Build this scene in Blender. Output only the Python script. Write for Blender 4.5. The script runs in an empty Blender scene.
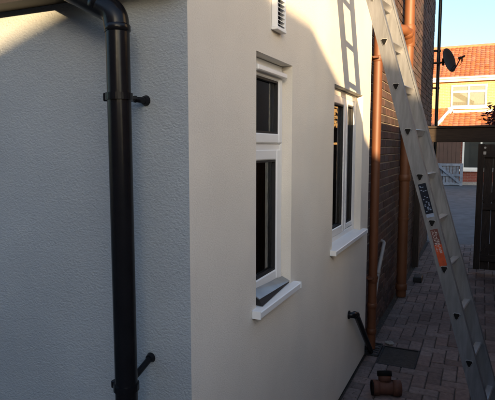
import bpy, math, random
from mathutils import Vector, Matrix
random.seed(7)
S = bpy.context.scene
COL = S.collection
R = math.radians

# ------------------------------------------------------------------ camera
CAMH, YAW, PITCH = 1.70, R(24.368), R(5.876)
cd = bpy.data.cameras.new('camera'); cam = bpy.data.objects.new('camera', cd); COL.objects.link(cam)
cd.sensor_width = 36.0; cd.lens = 515.0 / 495.0 * 36.0
cd.clip_start = 0.05; cd.clip_end = 500.0
cam.location = (0, 0, CAMH); cam.rotation_euler = (R(90) - PITCH, 0, YAW)
S.camera = cam
# ------------------------------------------------------------------ sky, sun, exposure
SUN = Vector((1.0, -1.854, 0.321)); KX, KZ = 1.854, 0.321
W = bpy.data.worlds.new('World'); S.world = W; W.use_nodes = True
nt = W.node_tree; bg = nt.nodes['Background']
sk = nt.nodes.new('ShaderNodeTexSky'); sk.sky_type = 'NISHITA'; sk.sun_disc = False
sk.sun_elevation = math.asin(SUN.normalized().z); sk.sun_rotation = math.atan2(SUN.x, SUN.y)
sk.air_density = 1.0; sk.dust_density = 2.2; sk.ozone_density = 2.5
nt.links.new(sk.outputs[0], bg.inputs[0]); bg.inputs[1].default_value = 0.15
sd = bpy.data.lights.new('sun', 'SUN'); sd.energy = 4.5; sd.angle = R(0.5); sd.color = (1.0, 0.70, 0.37)
so = bpy.data.objects.new('sun', sd); COL.objects.link(so)
so.rotation_euler = (-SUN).to_track_quat('-Z', 'Y').to_euler(); so.location = (6, -11, 8)
S.view_settings.view_transform = 'Standard'; S.view_settings.look = 'None'
S.view_settings.exposure = 1.75; S.view_settings.gamma = 1.0; S.view_settings.use_curve_mapping = False
S.render.engine = 'CYCLES'

# ------------------------------------------------------------------ materials
def mat(name, col, rough=0.7, metal=0.0, var=0.0, vscale=6.0, bump=0.0, bscale=60.0, rnd=0.0, island=False, spec=0.5,
        stretch=(1, 1, 1), col2=None, detail=6.0, bdist=0.01, stain=0.0):
    m = bpy.data.materials.new(name); m.use_nodes = True
    n = m.node_tree.nodes; l = m.node_tree.links; p = n['Principled BSDF']
    p.inputs['Roughness'].default_value = rough; p.inputs['Metallic'].default_value = metal
    p.inputs['Specular IOR Level'].default_value = spec
    tc = n.new('ShaderNodeTexCoord'); geo = n.new('ShaderNodeNewGeometry')
    mp = n.new('ShaderNodeMapping'); mp.inputs['Scale'].default_value = stretch
    l.new(geo.outputs['Position'], mp.inputs['Vector'])
    c2 = col2 if col2 else tuple(min(1, c * (1 - var)) for c in col)
    mix = n.new('ShaderNodeMix'); mix.data_type = 'RGBA'
    mix.inputs[6].default_value = (*col, 1); mix.inputs[7].default_value = (*c2, 1)
    no = n.new('ShaderNodeTexNoise'); no.inputs['Scale'].default_value = vscale; no.inputs['Detail'].default_value = detail
    l.new(mp.outputs[0], no.inputs['Vector'])
    rp = n.new('ShaderNodeMapRange'); rp.inputs[1].default_value = 0.35; rp.inputs[2].default_value = 0.68
    l.new(no.outputs['Fac'], rp.inputs[0]); l.new(rp.outputs[0], mix.inputs[0])
    out = mix.outputs[2]
    if rnd > 0:
        oi = n.new('ShaderNodeObjectInfo'); hs = n.new('ShaderNodeHueSaturation')
        src = geo.outputs['Random Per Island'] if island else oi.outputs['Random']
        mv = n.new('ShaderNodeMapRange'); mv.inputs[3].default_value = 1 - rnd; mv.inputs[4].default_value = 1 + rnd
        l.new(src, mv.inputs[0]); l.new(mv.outputs[0], hs.inputs['Value'])
        mh = n.new('ShaderNodeMath'); mh.operation = 'MULTIPLY'; mh.inputs[1].default_value = 7.31
        fr = n.new('ShaderNodeMath'); fr.operation = 'FRACT'; l.new(src, mh.inputs[0]); l.new(mh.outputs[0], fr.inputs[0])
        ms = n.new('ShaderNodeMapRange'); ms.inputs[3].default_value = 1 - rnd * 0.8; ms.inputs[4].default_value = 1 + rnd * 0.5
        l.new(fr.outputs[0], ms.inputs[0]); l.new(ms.outputs[0], hs.inputs['Saturation'])
        l.new(out, hs.inputs['Color']); out = hs.outputs[0]
    if stain > 0:
        n2 = n.new('ShaderNodeTexNoise'); n2.inputs['Scale'].default_value = 1.3; n2.inputs['Detail'].default_value = 8
        l.new(geo.outputs['Position'], n2.inputs['Vector'])
        r2 = n.new('ShaderNodeMapRange'); r2.inputs[1].default_value = 0.4; r2.inputs[2].default_value = 0.75
        r2.inputs[3].default_value = 1.0; r2.inputs[4].default_value = 1.0 - stain
        l.new(n2.outputs['Fac'], r2.inputs[0])
        mu = n.new('ShaderNodeMix'); mu.data_type = 'RGBA'; mu.blend_type = 'MULTIPLY'; mu.inputs[0].default_value = 1
        l.new(out, mu.inputs[6]); l.new(r2.outputs[0], mu.inputs[7]); out = mu.outputs[2]
    l.new(out, p.inputs['Base Color'])
    if bump > 0:
        nb = n.new('ShaderNodeTexNoise'); nb.inputs['Scale'].default_value = bscale; nb.inputs['Detail'].default_value = 4
        l.new(mp.outputs[0], nb.inputs['Vector'])
        bp = n.new('ShaderNodeBump'); bp.inputs['Strength'].default_value = bump; bp.inputs['Distance'].default_value = bdist
        l.new(nb.outputs['Fac'], bp.inputs['Height']); l.new(bp.outputs[0], p.inputs['Normal'])
    return m

def glass_mat(name, tint=(0.6, 0.64, 0.66)):
    m = bpy.data.materials.new(name); m.use_nodes = True
    n = m.node_tree.nodes; l = m.node_tree.links; n.remove(n['Principled BSDF'])
    tr = n.new('ShaderNodeBsdfTransparent'); tr.inputs[0].default_value = (*tint, 1)
    gl = n.new('ShaderNodeBsdfGlossy'); gl.inputs['Roughness'].default_value = 0.015; gl.inputs[0].default_value = (0.95, 0.95, 0.95, 1)
    fr = n.new('ShaderNodeFresnel'); fr.inputs[0].default_value = 1.6
    mx = n.new('ShaderNodeMixShader'); l.new(fr.outputs[0], mx.inputs[0]); l.new(tr.outputs[0], mx.inputs[1]); l.new(gl.outputs[0], mx.inputs[2])
    l.new(mx.outputs[0], n['Material Output'].inputs[0])
    return m

def brick_mat(name, c1, c2, mortar, scale=1.0, axis='xz'):
    m = bpy.data.materials.new(name); m.use_nodes = True
    n = m.node_tree.nodes; l = m.node_tree.links; p = n['Principled BSDF']; p.inputs['Roughness'].default_value = 0.85
    geo = n.new('ShaderNodeNewGeometry'); sp = n.new('ShaderNodeSeparateXYZ'); cb = n.new('ShaderNodeCombineXYZ')
    l.new(geo.outputs['Position'], sp.inputs[0])
    ad = n.new('ShaderNodeMath'); ad.operation = 'ADD'; l.new(sp.outputs[0], ad.inputs[0]); l.new(sp.outputs[1], ad.inputs[1])
    l.new(ad.outputs[0], cb.inputs[0]); l.new(sp.outputs[2], cb.inputs[1])
    b = n.new('ShaderNodeTexBrick'); b.inputs['Scale'].default_value = 1.0
    b.inputs['Brick Width'].default_value = 0.225 * scale; b.inputs['Row Height'].default_value = 0.075 * scale
    b.inputs['Mortar Size'].default_value = 0.006
    b.inputs['Color1'].default_value = (*c1, 1); b.inputs['Color2'].default_value = (*c2, 1); b.inputs['Mortar'].default_value = (*mortar, 1)
    l.new(cb.outputs[0], b.inputs['Vector']); l.new(b.outputs[0], p.inputs['Base Color'])
    bp = n.new('ShaderNodeBump'); bp.inputs['Strength'].default_value = 0.6; bp.inputs['Distance'].default_value = 0.006; bp.invert = True
    l.new(b.outputs['Fac'], bp.inputs['Height']); l.new(bp.outputs[0], p.inputs['Normal'])
    return m

M = {}
M['cream'] = mat('cream_render', (0.77, 0.725, 0.65), 0.9, var=0.07, vscale=3.0, bump=0.42, bscale=160, stretch=(1, 1, 1.15), bdist=0.0045, stain=0.06)
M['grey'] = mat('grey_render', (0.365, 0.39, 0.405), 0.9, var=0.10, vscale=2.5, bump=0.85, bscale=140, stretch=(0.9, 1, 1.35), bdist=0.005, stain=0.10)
M['upvc'] = mat('white_upvc', (0.80, 0.81, 0.82), 0.32, var=0.04, vscale=8)
M['gasket'] = mat('black_gasket', (0.012, 0.012, 0.014), 0.6)
M['black_plastic'] = mat('black_plastic', (0.008, 0.008, 0.010), 0.24, var=0.25, vscale=14, bump=0.05, bscale=25, spec=0.22)
M['brown_plastic'] = mat('caramel_plastic', (0.145, 0.050, 0.020), 0.55, var=0.22, vscale=5, stain=0.15)
M['soil_plastic'] = mat('caramel_soil_plastic', (0.155, 0.056, 0.021), 0.55, var=0.22, vscale=5, stain=0.15)
M['terracotta'] = mat('terracotta_plastic', (0.12, 0.045, 0.026), 0.75, var=0.35, vscale=18, bump=0.1, bscale=60)
M['grey_plastic'] = mat('grey_plastic', (0.30, 0.28, 0.26), 0.5, var=0.2, vscale=12)
M['brick'] = mat('brick_face', (0.082, 0.043, 0.035), 0.9, var=0.45, vscale=22, bump=0.5, bscale=90, rnd=0.42, bdist=0.005)
M['brick_far'] = mat('brick_face_joined', (0.082, 0.043, 0.035), 0.9, var=0.45, vscale=22, bump=0.5, bscale=90, rnd=0.42, island=True, bdist=0.005)
M['mortar'] = mat('mortar', (0.34, 0.29, 0.235), 0.95, var=0.3, vscale=30, bump=0.4, bscale=150)
M['block'] = mat('paving_block', (0.20, 0.150, 0.135), 0.85, var=0.35, vscale=30, bump=0.5, bscale=140, rnd=0.30, bdist=0.004, stain=0.35)
M['block_far'] = mat('paving_block_joined', (0.20, 0.150, 0.135), 0.85, var=0.35, vscale=30, bump=0.5, bscale=140, rnd=0.30, island=True, bdist=0.004, stain=0.35)
M['sand'] = mat('joint_sand', (0.055, 0.047, 0.040), 0.95, var=0.4, vscale=40, bump=0.4, bscale=120)
M['asphalt'] = mat('asphalt', (0.115, 0.115, 0.12), 0.9, var=0.35, vscale=4, bump=0.5, bscale=80, stain=0.25)
M['soil'] = mat('rough_ground', (0.07, 0.065, 0.05), 0.95, var=0.4, vscale=2, bump=0.5, bscale=30)
M['alu'] = mat('aluminium', (0.25, 0.26, 0.28), 0.52, metal=0.6, var=0.28, vscale=9, bump=0.08, bscale=60, stretch=(6, 6, 1), stain=0.12)
M['alu_rung'] = mat('rung_aluminium', (0.50, 0.50, 0.51), 0.36, metal=0.75, var=0.15, vscale=20)
M['rubber'] = mat('black_rubber', (0.008, 0.008, 0.008), 0.8, spec=0.1)
M['lab_dark'] = mat('label_navy', (0.008, 0.011, 0.02), 0.6, spec=0.15, var=0.2, vscale=60)
M['lab_orange'] = mat('label_orange', (0.42, 0.065, 0.018), 0.5, var=0.45, vscale=40)
M['lab_maroon'] = mat('label_maroon', (0.10, 0.03, 0.025), 0.5, var=0.25, vscale=60)
M['lab_white'] = mat('label_white', (0.42, 0.40, 0.40), 0.5, var=0.2, vscale=60)
M['lab_blue'] = mat('label_pale_blue', (0.20, 0.26, 0.38), 0.5, var=0.2, vscale=60)
M['wood_dark'] = mat('dark_stained_timber', (0.040, 0.026, 0.018), 0.8, var=0.5, vscale=10, bump=0.4, bscale=40, stretch=(9, 9, 0.8), rnd=0.2)
M['wood_rail'] = mat('dark_stained_rail', (0.036, 0.023, 0.016), 0.8, var=0.5, vscale=10, bump=0.4, bscale=40, stretch=(0.8, 9, 9))
M['soffit'] = mat('black_brown_soffit', (0.014, 0.010, 0.008), 0.6, var=0.2, vscale=8)
M['slate'] = mat('roof_slab', (0.10, 0.07, 0.055), 0.8, var=0.3, vscale=8, bump=0.4, bscale=25)
M['steel'] = mat('galvanised_steel', (0.45, 0.45, 0.46), 0.4, metal=0.9, var=0.2, vscale=30)
M['dish'] = mat('dark_grey_dish_paint', (0.036, 0.028, 0.025), 0.7, spec=0.15, var=0.3, vscale=12)
M['iron'] = mat('cast_iron', (0.030, 0.029, 0.029), 0.7, metal=0.3, var=0.4, vscale=25, bump=0.4, bscale=70)
M['stone'] = mat('pale_rubble', (0.36, 0.34, 0.31), 0.9, var=0.3, vscale=20, bump=0.5, bscale=40)
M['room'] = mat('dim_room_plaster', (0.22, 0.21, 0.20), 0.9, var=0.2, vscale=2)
M['blind'] = mat('beige_blind', (0.52, 0.47, 0.37), 0.8, var=0.1, vscale=12)
M['net'] = mat('grey_curtain', (0.42, 0.36, 0.27), 0.9, var=0.3, vscale=14, stretch=(8, 8, .6))
M['glass'] = glass_mat('window_glass', (0.82, 0.85, 0.86))
M['zinc'] = mat('lead_grey_sheet', (0.30, 0.32, 0.34), 0.35, metal=0.4, var=0.2, vscale=14)
M['yellow_brick'] = brick_mat('buff_brick', (0.52, 0.32, 0.12), (0.45, 0.27, 0.10), (0.50, 0.42, 0.30))
M['red_brick'] = brick_mat('red_brick', (0.24, 0.06, 0.04), (0.19, 0.05, 0.035), (0.26, 0.19, 0.15))
M['orange_brick'] = brick_mat('orange_brick', (0.32, 0.13, 0.06), (0.26, 0.10, 0.05), (0.33, 0.28, 0.22))
M['tile'] = mat('orange_clay_tile', (0.46, 0.145, 0.055), 0.8, var=0.22, vscale=3.2, rnd=0.13, island=True, bump=0.3, bscale=20)
M['render_white'] = mat('white_paint', (0.78, 0.76, 0.70), 0.7, var=0.08, vscale=3)
M['garage'] = mat('brown_garage_paint', (0.085, 0.045, 0.032), 0.6, var=0.2, vscale=4)
M['bluewood'] = mat('weathered_blue_grey_wood', (0.17, 0.20, 0.25), 0.85, var=0.4, vscale=9, bump=0.3, bscale=30, rnd=0.25)
M['leaf'] = mat('dark_red_leaf', (0.13, 0.018, 0.022), 0.6, var=0.4, vscale=9, rnd=0.4, island=True)
M['buff_render'] = mat('buff_render', (0.62, 0.55, 0.45), 0.9, var=0.1, vscale=2, bump=0.4, bscale=80)
M['fence_wood'] = mat('weathered_fence_timber', (0.19, 0.13, 0.085), 0.85, var=0.4, vscale=10, bump=0.4, bscale=40, stretch=(9, 9, 0.8), rnd=0.2)
M['grit'] = mat('grit', (0.16, 0.13, 0.10), 0.9, var=0.4, vscale=30, rnd=0.5, island=True)
M['dark_blind'] = mat('dark_grey_blind', (0.32, 0.31, 0.29), 0.9, var=0.15, vscale=5)
M['bark'] = mat('bark', (0.07, 0.05, 0.035), 0.9, var=0.4, vscale=20, bump=0.5, bscale=40)

# ------------------------------------------------------------------ mesh helpers
class MB:
    def __init__(s): s.v = []; s.f = []; s.sm = []
    def add(s, vs, fs, smooth=False):
        o = len(s.v); s.v += [tuple(q) for q in vs]
        for f in fs: s.f.append(tuple(i + o for i in f)); s.sm.append(smooth)
        return s
    def hexa(s, p):                       # 8 points: bottom ring 0-3, top ring 4-7
        return s.add(p, [(3, 2, 1, 0), (4, 5, 6, 7), (0, 1, 5, 4), (1, 2, 6, 5), (2, 3, 7, 6), (3, 0, 4, 7)])
    def box(s, x0, x1, y0, y1, z0, z1):
        return s.hexa([(x0, y0, z0), (x1, y0, z0), (x1, y1, z0), (x0, y1, z0), (x0, y0, z1), (x1, y0, z1), (x1, y1, z1), (x0, y1, z1)])
    def bbox(s, x0, x1, y0, y1, z0, z1, b=0.004):      # box with chamfered edges
        vs = []; idx = {}
        for sx in (0, 1):
            for sy in (0, 1):
                for sz in (0, 1):
                    X = (x0, x1)[sx]; Y = (y0, y1)[sy]; Z = (z0, z1)[sz]
                    dx = b if sx == 0 else -b; dy = b if sy == 0 else -b; dz = b if sz == 0 else -b
                    idx[(sx, sy, sz, 0)] = len(vs); vs.append((X, Y + dy, Z + dz))
                    idx[(sx, sy, sz, 1)] = len(vs); vs.append((X + dx, Y, Z + dz))
                    idx[(sx, sy, sz, 2)] = len(vs); vs.append((X + dx, Y + dy, Z))
        fs = []
        def q(*k): fs.append(tuple(idx[a] for a in k))
        q((0,0,0,0),(0,0,1,0),(0,1,1,0),(0,1,0,0)); q((1,0,0,0),(1,1,0,0),(1,1,1,0),(1,0,1,0))
        q((0,0,0,1),(1,0,0,1),(1,0,1,1),(0,0,1,1)); q((0,1,0,1),(0,1,1,1),(1,1,1,1),(1,1,0,1))
        q((0,0,0,2),(0,1,0,2),(1,1,0,2),(1,0,0,2)); q((0,0,1,2),(1,0,1,2),(1,1,1,2),(0,1,1,2))
        for a in (0, 1):
            for b_ in (0, 1):
                q((a,b_,0,0),(a,b_,0,1),(a,b_,1,1),(a,b_,1,0))
                q((a,0,b_,0),(a,0,b_,2),(a,1,b_,2),(a,1,b_,0))
                q((0,a,b_,1),(0,a,b_,2),(1,a,b_,2),(1,a,b_,1))
                for c in (0, 1): q((a,b_,c,0),(a,b_,c,1),(a,b_,c,2))
        return s.add(vs, fs)
    def prism(s, poly, a, b):             # extrude a closed 3D polygon by vector pair: poly + a .. poly + b
        n = len(poly); a = Vector(a); b = Vector(b)
        vs = [Vector(p) + a for p in poly] + [Vector(p) + b for p in poly]
        fs = [tuple(range(n - 1, -1, -1)), tuple(range(n, 2 * n))] + [(i, (i + 1) % n, (i + 1) % n + n, i + n) for i in range(n)]
        return s.add(vs, fs)
    def beam(s, p, q, w, h, up=(0, 0, 1)):
        p = Vector(p); q = Vector(q); d = (q - p).normalized(); u = Vector(up); sd_ = d.cross(u)
        if sd_.length < 1e-4: sd_ = Vector((1, 0, 0))
        sd_.normalize(); u = sd_.cross(d).normalized(); sd_ *= w / 2; u *= h / 2
        return s.hexa([p - sd_ - u, p + sd_ - u, q + sd_ - u, q - sd_ - u, p - sd_ + u, p + sd_ + u, q + sd_ + u, q - sd_ + u])
    def tube(s, path, r, seg=20, caps=True, inner=None):
        P = [Vector(p) for p in path]; rr = r if isinstance(r, (list, tuple)) else [r] * len(P)
        T = []
        for i in range(len(P)):
            a = P[i] - P[i - 1] if i > 0 else P[1] - P[0]
            b = P[i + 1] - P[i] if i < len(P) - 1 else P[-1] - P[-2]
            if a.length < 1e-7: a = b
            if b.length < 1e-7: b = a
            T.append((a.normalized() + b.normalized()).normalized())
        u = T[0].cross(Vector((0, 0, 1)))
        if u.length < 1e-3: u = T[0].cross(Vector((0, 1, 0)))
        u.normalize(); vs = []
        for i, p in enumerate(P):
            u = (u - T[i] * u.dot(T[i])).normalized(); w = T[i].cross(u)
            for k in range(seg):
                a = 2 * math.pi * k / seg; vs.append(p + (u * math.cos(a) + w * math.sin(a)) * rr[i])
        fs = [(i * seg + k, i * seg + (k + 1) % seg, (i + 1) * seg + (k + 1) % seg, (i + 1) * seg + k) for i in range(len(P) - 1) for k in range(seg)]
        s.add(vs, fs, True)
        if caps:
            n = len(P)
            s.add(vs[:seg], [tuple(range(seg - 1, -1, -1))]); s.add(vs[(n - 1) * seg:], [tuple(range(seg))])
        return s
    def ring(s, c, axis, r0, r1, h, seg=24):      # pipe-like ring with open bore
        c = Vector(c); a = Vector(axis).normalized()
        u = a.cross(Vector((0, 0, 1)))
        if u.length < 1e-3: u = a.cross(Vector((0, 1, 0)))
        u.normalize(); w = a.cross(u); vs = []
        for (rad, o) in ((r1, -h / 2), (r1, h / 2), (r0, h / 2), (r0, -h / 2)):
            for k in range(seg):
                t = 2 * math.pi * k / seg; vs.append(c + a * o + (u * math.cos(t) + w * math.sin(t)) * rad)
        fs = [(j * seg + k, j * seg + (k + 1) % seg, ((j + 1) % 4) * seg + (k + 1) % seg, ((j + 1) % 4) * seg + k) for j in range(4) for k in range(seg)]
        return s.add(vs, fs)
    def mesh(s, name, m, org=(0, 0, 0)):
        me = bpy.data.meshes.new(name); o = Vector(org)
        me.from_pydata([Vector(v) - o for v in s.v], [], s.f); me.polygons.foreach_set('use_smooth', s.sm)
        if m: me.materials.append(M[m] if isinstance(m, str) else m)
        me.update(); return me
    def build(s, name, m, parent=None, kind=None, label=None):
        org = WLOC.get(parent.name, (0, 0, 0)) if parent else (0, 0, 0)
        o = bpy.data.objects.new(name, s.mesh(name, m, org)); COL.objects.link(o)
        if parent: o.parent = parent; WLOC[o.name] = org
        if kind: o['kind'] = kind
        if label: o['label'] = label
        return o
WLOC = {}
def thing(name, loc, label, cat, group=None):
    o = bpy.data.objects.new(name, None); COL.objects.link(o); o.location = loc; o.empty_display_size = 0.1
    WLOC[o.name] = tuple(loc); o['label'] = label; o['category'] = cat
    if group: o['group'] = group
    return o
def piece(name, me, parent, loc, rot=(0, 0, 0)):     # child sharing mesh data, placed in world coordinates
    o = bpy.data.objects.new(name, me); COL.objects.link(o); o.parent = parent
    o.location = Vector(loc) - Vector(WLOC.get(parent.name, (0, 0, 0))); o.rotation_euler = rot
    return o
def structure(o): o['kind'] = 'structure'; return o
def fillet(pts, r, n=7):
    P = [Vector(p) for p in pts]; out = [P[0]]
    for i in range(1, len(P) - 1):
        a = (P[i - 1] - P[i]); b = (P[i + 1] - P[i]); la, lb = a.length, b.length; a.normalize(); b.normalize()
        ang = a.angle(b); t = min(r / math.tan(ang / 2), la * 0.49, lb * 0.49); p0 = P[i] + a * t; p1 = P[i] + b * t
        for k in range(n + 1):
            u = k / n; out.append(p0 * (1 - u) ** 2 + P[i] * 2 * u * (1 - u) + p1 * u * u)
    out.append(P[-1]); return out

# ------------------------------------------------------------------ ground
g = MB(); g.add([(-90, -60, -0.045), (90, -60, -0.045), (90, 140, -0.045), (-90, 140, -0.045)], [(0, 1, 2, 3)])
structure(g.build('ground', 'soil'))
g = MB(); g.box(-9, 10, 9.7, 27.0, -0.04, -0.012); structure(g.build('yard', 'asphalt'))

# block paving, 90 degree herringbone, 100 mm cells
X0, NX = -0.80, 15
pav = MB(); pav.box(X0 - 0.06, X0 + NX * 0.1, -3.0, 9.7, -0.04, -0.010)
pav = structure(pav.build('paving', 'sand'))
hole = lambda i, j: (1 <= i <= 3 and 40 <= j <= 43) or i < 0 or i >= NX
def block_mesh(w, l):
    b = MB(); b.bbox(-w / 2 + .003, w / 2 - .003, -l / 2 + .003, l / 2 - .003, -0.035, 0.0, 0.005)
    return b.mesh('paving_block', 'block')
BM = {(2, 1): block_mesh(.2, .1), (1, 2): block_mesh(.1, .2), (1, 1): block_mesh(.1, .1)}
blocks = []
for i in range(-1, NX + 1):
    for j in range(-30, 97):
        k = (i - j) % 4
        if k == 0: cells = [(i, j), (i + 1, j)]
        elif k == 3: cells = [(i, j), (i, j + 1)]
        else: continue
        cells = [c for c in cells if not hole(*c)]
        if not cells: continue
        xs = [c[0] for c in cells]; ys = [c[1] for c in cells]
        w = max(xs) - min(xs) + 1; l = max(ys) - min(ys) + 1
        blocks.append((X0 + (min(xs) + w / 2) * .1, (min(ys) + l / 2) * .1, w, l))
vis = [b for b in blocks if b[1] > 3.2 and b[0] < 0.05 + 0.03 * b[1] and b[0] > -0.80]
vis.sort(key=lambda b: b[1]); near = set(vis[:296])
rest = MB()
for b in blocks:
    x, y, w, l = b; dz = random.uniform(-.003, .002)
    if b in near:
        piece('paving_block', BM[(w, l)], pav, (x, y, dz), (random.uniform(-.012, .012), random.uniform(-.012, .012), random.uniform(-.01, .01)))
    else:
        rest.bbox(x - w * .05 + .003, x + w * .05 - .003, y - l * .05 + .003, y + l * .05 - .003, -.02, dz, .005)
rest.build('paving_blocks', 'block_far', pav, kind='stuff')

# ------------------------------------------------------------------ rendered extension
XW, YC, YE = -0.80, 1.34, 4.07
ext = thing('rendered_extension', (-2.4, 2.7, 0), 'cream and grey rendered extension with two white windows in its side wall', 'building')
W1 = (1.848, 2.262, 1.050, 2.066); W2 = (3.000, 3.800, 1.078, 2.068)      # openings: y0 y1 z0 z1
def side_wall():
    b = MB(); ys = sorted({YC, YE, W1[0], W1[1], W2[0], W2[1]}); zs = sorted({0.03, 2.14, W1[2], W1[3], W2[2], W2[3]})
    hit = lambda y, z: any(o[0] < y < o[1] and o[2] < z < o[3] for o in (W1, W2))
    for a in range(len(ys) - 1):
        for c in range(len(zs) - 1):
            y0, y1, z0, z1 = ys[a], ys[a + 1], zs[c], zs[c + 1]
            if hit((y0 + y1) / 2, (z0 + z1) / 2): continue
            b.add([(XW, y0, z0), (XW, y1, z0), (XW, y1, z1), (XW, y0, z1)], [(0, 1, 2, 3)])
    b.add([(XW, YC, 2.14), (XW, YE, 2.14), (XW, YE, 4.62), (XW, YC, 2.17)], [(0, 1, 2, 3)])
    D = 0.13
    for y0, y1, z0, z1 in (W1, W2):
        q = [(y0, z0), (y1, z0), (y1, z1), (y0, z1)]
        for i in range(4):
            (ya, za), (yb, zb) = q[i], q[(i + 1) % 4]
            b.add([(XW, ya, za), (XW - D, ya, za), (XW - D, yb, zb), (XW, yb, zb)], [(0, 1, 2, 3)])
    b.add([(XW, YC, .03), (XW, YE, .03), (XW - .1, YE, .03), (XW - .1, YC, .03)], [(0, 1, 2, 3)])
    b.add([(XW, YE, .03), (XW, YE, 4.62), (XW - .2, YE, 4.62), (XW - .2, YE, .03)], [(3, 2, 1, 0)])
    return b
side_wall().build('side_wall', 'cream', ext)
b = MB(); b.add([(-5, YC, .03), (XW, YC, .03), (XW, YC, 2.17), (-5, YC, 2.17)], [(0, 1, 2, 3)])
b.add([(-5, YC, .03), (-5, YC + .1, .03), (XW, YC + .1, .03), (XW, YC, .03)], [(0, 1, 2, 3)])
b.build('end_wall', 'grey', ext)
b = MB(); b.box(-5, XW - .012, YC + .012, YE, -.04, .10); b.build('plinth', 'iron', ext)
b = MB(); b.hexa([(-5, 1.24, 2.20), (XW + .03, 1.24, 2.20), (XW + .03, YE, 4.74), (-5, YE, 4.74), (-5, 1.22, 2.27), (XW + .03, 1.22, 2.27), (XW + .03, YE, 4.83), (-5, YE, 4.83)])
b.build('roof', 'slate', ext)
b = MB(); b.box(-5, XW, 1.262, YC - .001, 2.168, 2.178); b.build('soffit', 'soffit', ext)
b = MB(); b.box(-5, XW, 1.250, 1.261, 2.165, 2.36); b.build('fascia', 'soffit', ext)

def window(parent, op, frame_w, splits, mull, rooms):
    """uPVC window: frame, pane, bead, gasket, sill in the reveal. splits: list of (y0,y1,z0,z1,sash) lights."""
    y0, y1, z0, z1 = op; xf = XW - .047; xb = xf - .065
    f = MB(); y0 += .002; y1 -= .002; z0 += .002; z1 -= .002
    f.bbox(xb, xf, y0, y0 + frame_w, z0, z1, .004); f.bbox(xb, xf, y1 - frame_w, y1, z0, z1, .004)
    f.bbox(xb, xf - .0015, y0 + frame_w - .002, y1 - frame_w + .002, z0, z0 + frame_w, .004)
    f.bbox(xb, xf - .0015, y0 + frame_w - .002, y1 - frame_w + .002, z1 - frame_w, z1, .004)
    for m in mull: f.bbox(xb, xf - .001, *m, .004)
    w = f.build('window', 'upvc', parent)
    for (a, c, d, e, sw, proud) in splits:      # one sash per light
        s = MB(); xs = xf + proud
        s.bbox(xb + .01, xs, a, a + sw, d, e, .006); s.bbox(xb + .01, xs, c - sw, c, d, e, .006)
        s.bbox(xb + .01, xs - .0015, a + sw - .002, c - sw + .002, d, d + sw, .006); s.bbox(xb + .01, xs - .0015, a + sw - .002, c - sw + .002, e - sw, e, .006)
        s.build('sash', 'upvc', w)
        k = MB(); gx = xs - .018; t = .007
        for (p, q, r_, u) in ((a + sw, a + sw + t, d + sw, e - sw), (c - sw - t, c - sw, d + sw, e - sw), (a + sw + t, c - sw - t, d + sw, d + sw + t), (a + sw + t, c - sw - t, e - sw - t, e - sw)):
            k.box(gx - .004, gx + .012, p - .0012, q, r_ - .0012, u + .0012)
        k.build('gasket', 'gasket', w)
        p = MB(); p.box(gx - .010, gx - .005, a + sw - .004, c - sw + .004, d + sw - .004, e - sw + .004)
        p.build('pane', 'glass', w)
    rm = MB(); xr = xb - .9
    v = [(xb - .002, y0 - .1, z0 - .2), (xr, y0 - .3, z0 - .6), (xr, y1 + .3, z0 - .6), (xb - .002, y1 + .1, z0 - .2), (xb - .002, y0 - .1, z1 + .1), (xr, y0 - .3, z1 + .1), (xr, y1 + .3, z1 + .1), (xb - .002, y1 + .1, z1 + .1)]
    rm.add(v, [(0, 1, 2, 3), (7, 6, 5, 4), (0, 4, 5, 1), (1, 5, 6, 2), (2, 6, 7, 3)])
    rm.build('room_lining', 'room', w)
    return w
w1 = window(ext, W1, .032, [(1.880, 2.232, 1.715, 2.032, .044, .012), (1.880, 2.232, 1.090, 1.690, .048, .004)], [(1.880, 2.230, 1.672, 1.722)], None)
b = MB(); b.bbox(XW - .036, XW - .012, 1.90, 2.232, 2.004, 2.026, .004); b.build('trickle_vent', 'upvc', w1)
w2 = window(ext, W2, .045, [(3.044, 3.442, 1.130, 2.022, .052, .012), (3.498, 3.756, 1.130, 2.022, .038, .002)], [(3.436, 3.504, 1.12, 2.03)], None)
b = MB()
for k in range(5): b.box(XW - .128, XW - .124, 3.50 + .055 * k, 3.55 + .055 * k, 1.1, 2.05)
b.build('blind', 'blind', w2)  # beige slats set close behind the second pane for its tone
b = MB(); b.box(XW - .125, XW - .120, 1.86, 2.25, 1.06, 2.06); b.build('roller_blind', 'dark_blind', w1)  # added grey sheet behind the glass to lift the dark panes
b = MB(); b.box(XW - .125, XW - .120, 3.02, 3.46, 1.09, 2.06); b.build('roller_blind', 'dark_blind', w2)  # matching added sheet in the wider window
def sill(y0, y1, z, w):
    b = MB(); xo = XW + .036; xi = XW - .05; t = .026
    prof = [(xi, z + .010), (xo - .004, z), (xo, z - .004), (xo, z - t), (xo - .010, z - t), (xo - .012, z - t + .010), (xi, z - t + .012)]
    b.prism([(x, 0, zz) for x, zz in prof], (0, y0, 0), (0, y1, 0)); b.build('sill', 'upvc', w)
    for ya, yb in ((y0 - .006, y0), (y1, y1 + .006)):
        e = MB(); e.bbox(XW + .001, xo + .003, ya, yb, z - t - .003, z + .004, .0015); e.build('sill_end_cap', 'upvc', w)
sill(1.812, 2.305, 1.054, w1); sill(2.962, 3.880, 1.082, w2)

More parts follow.
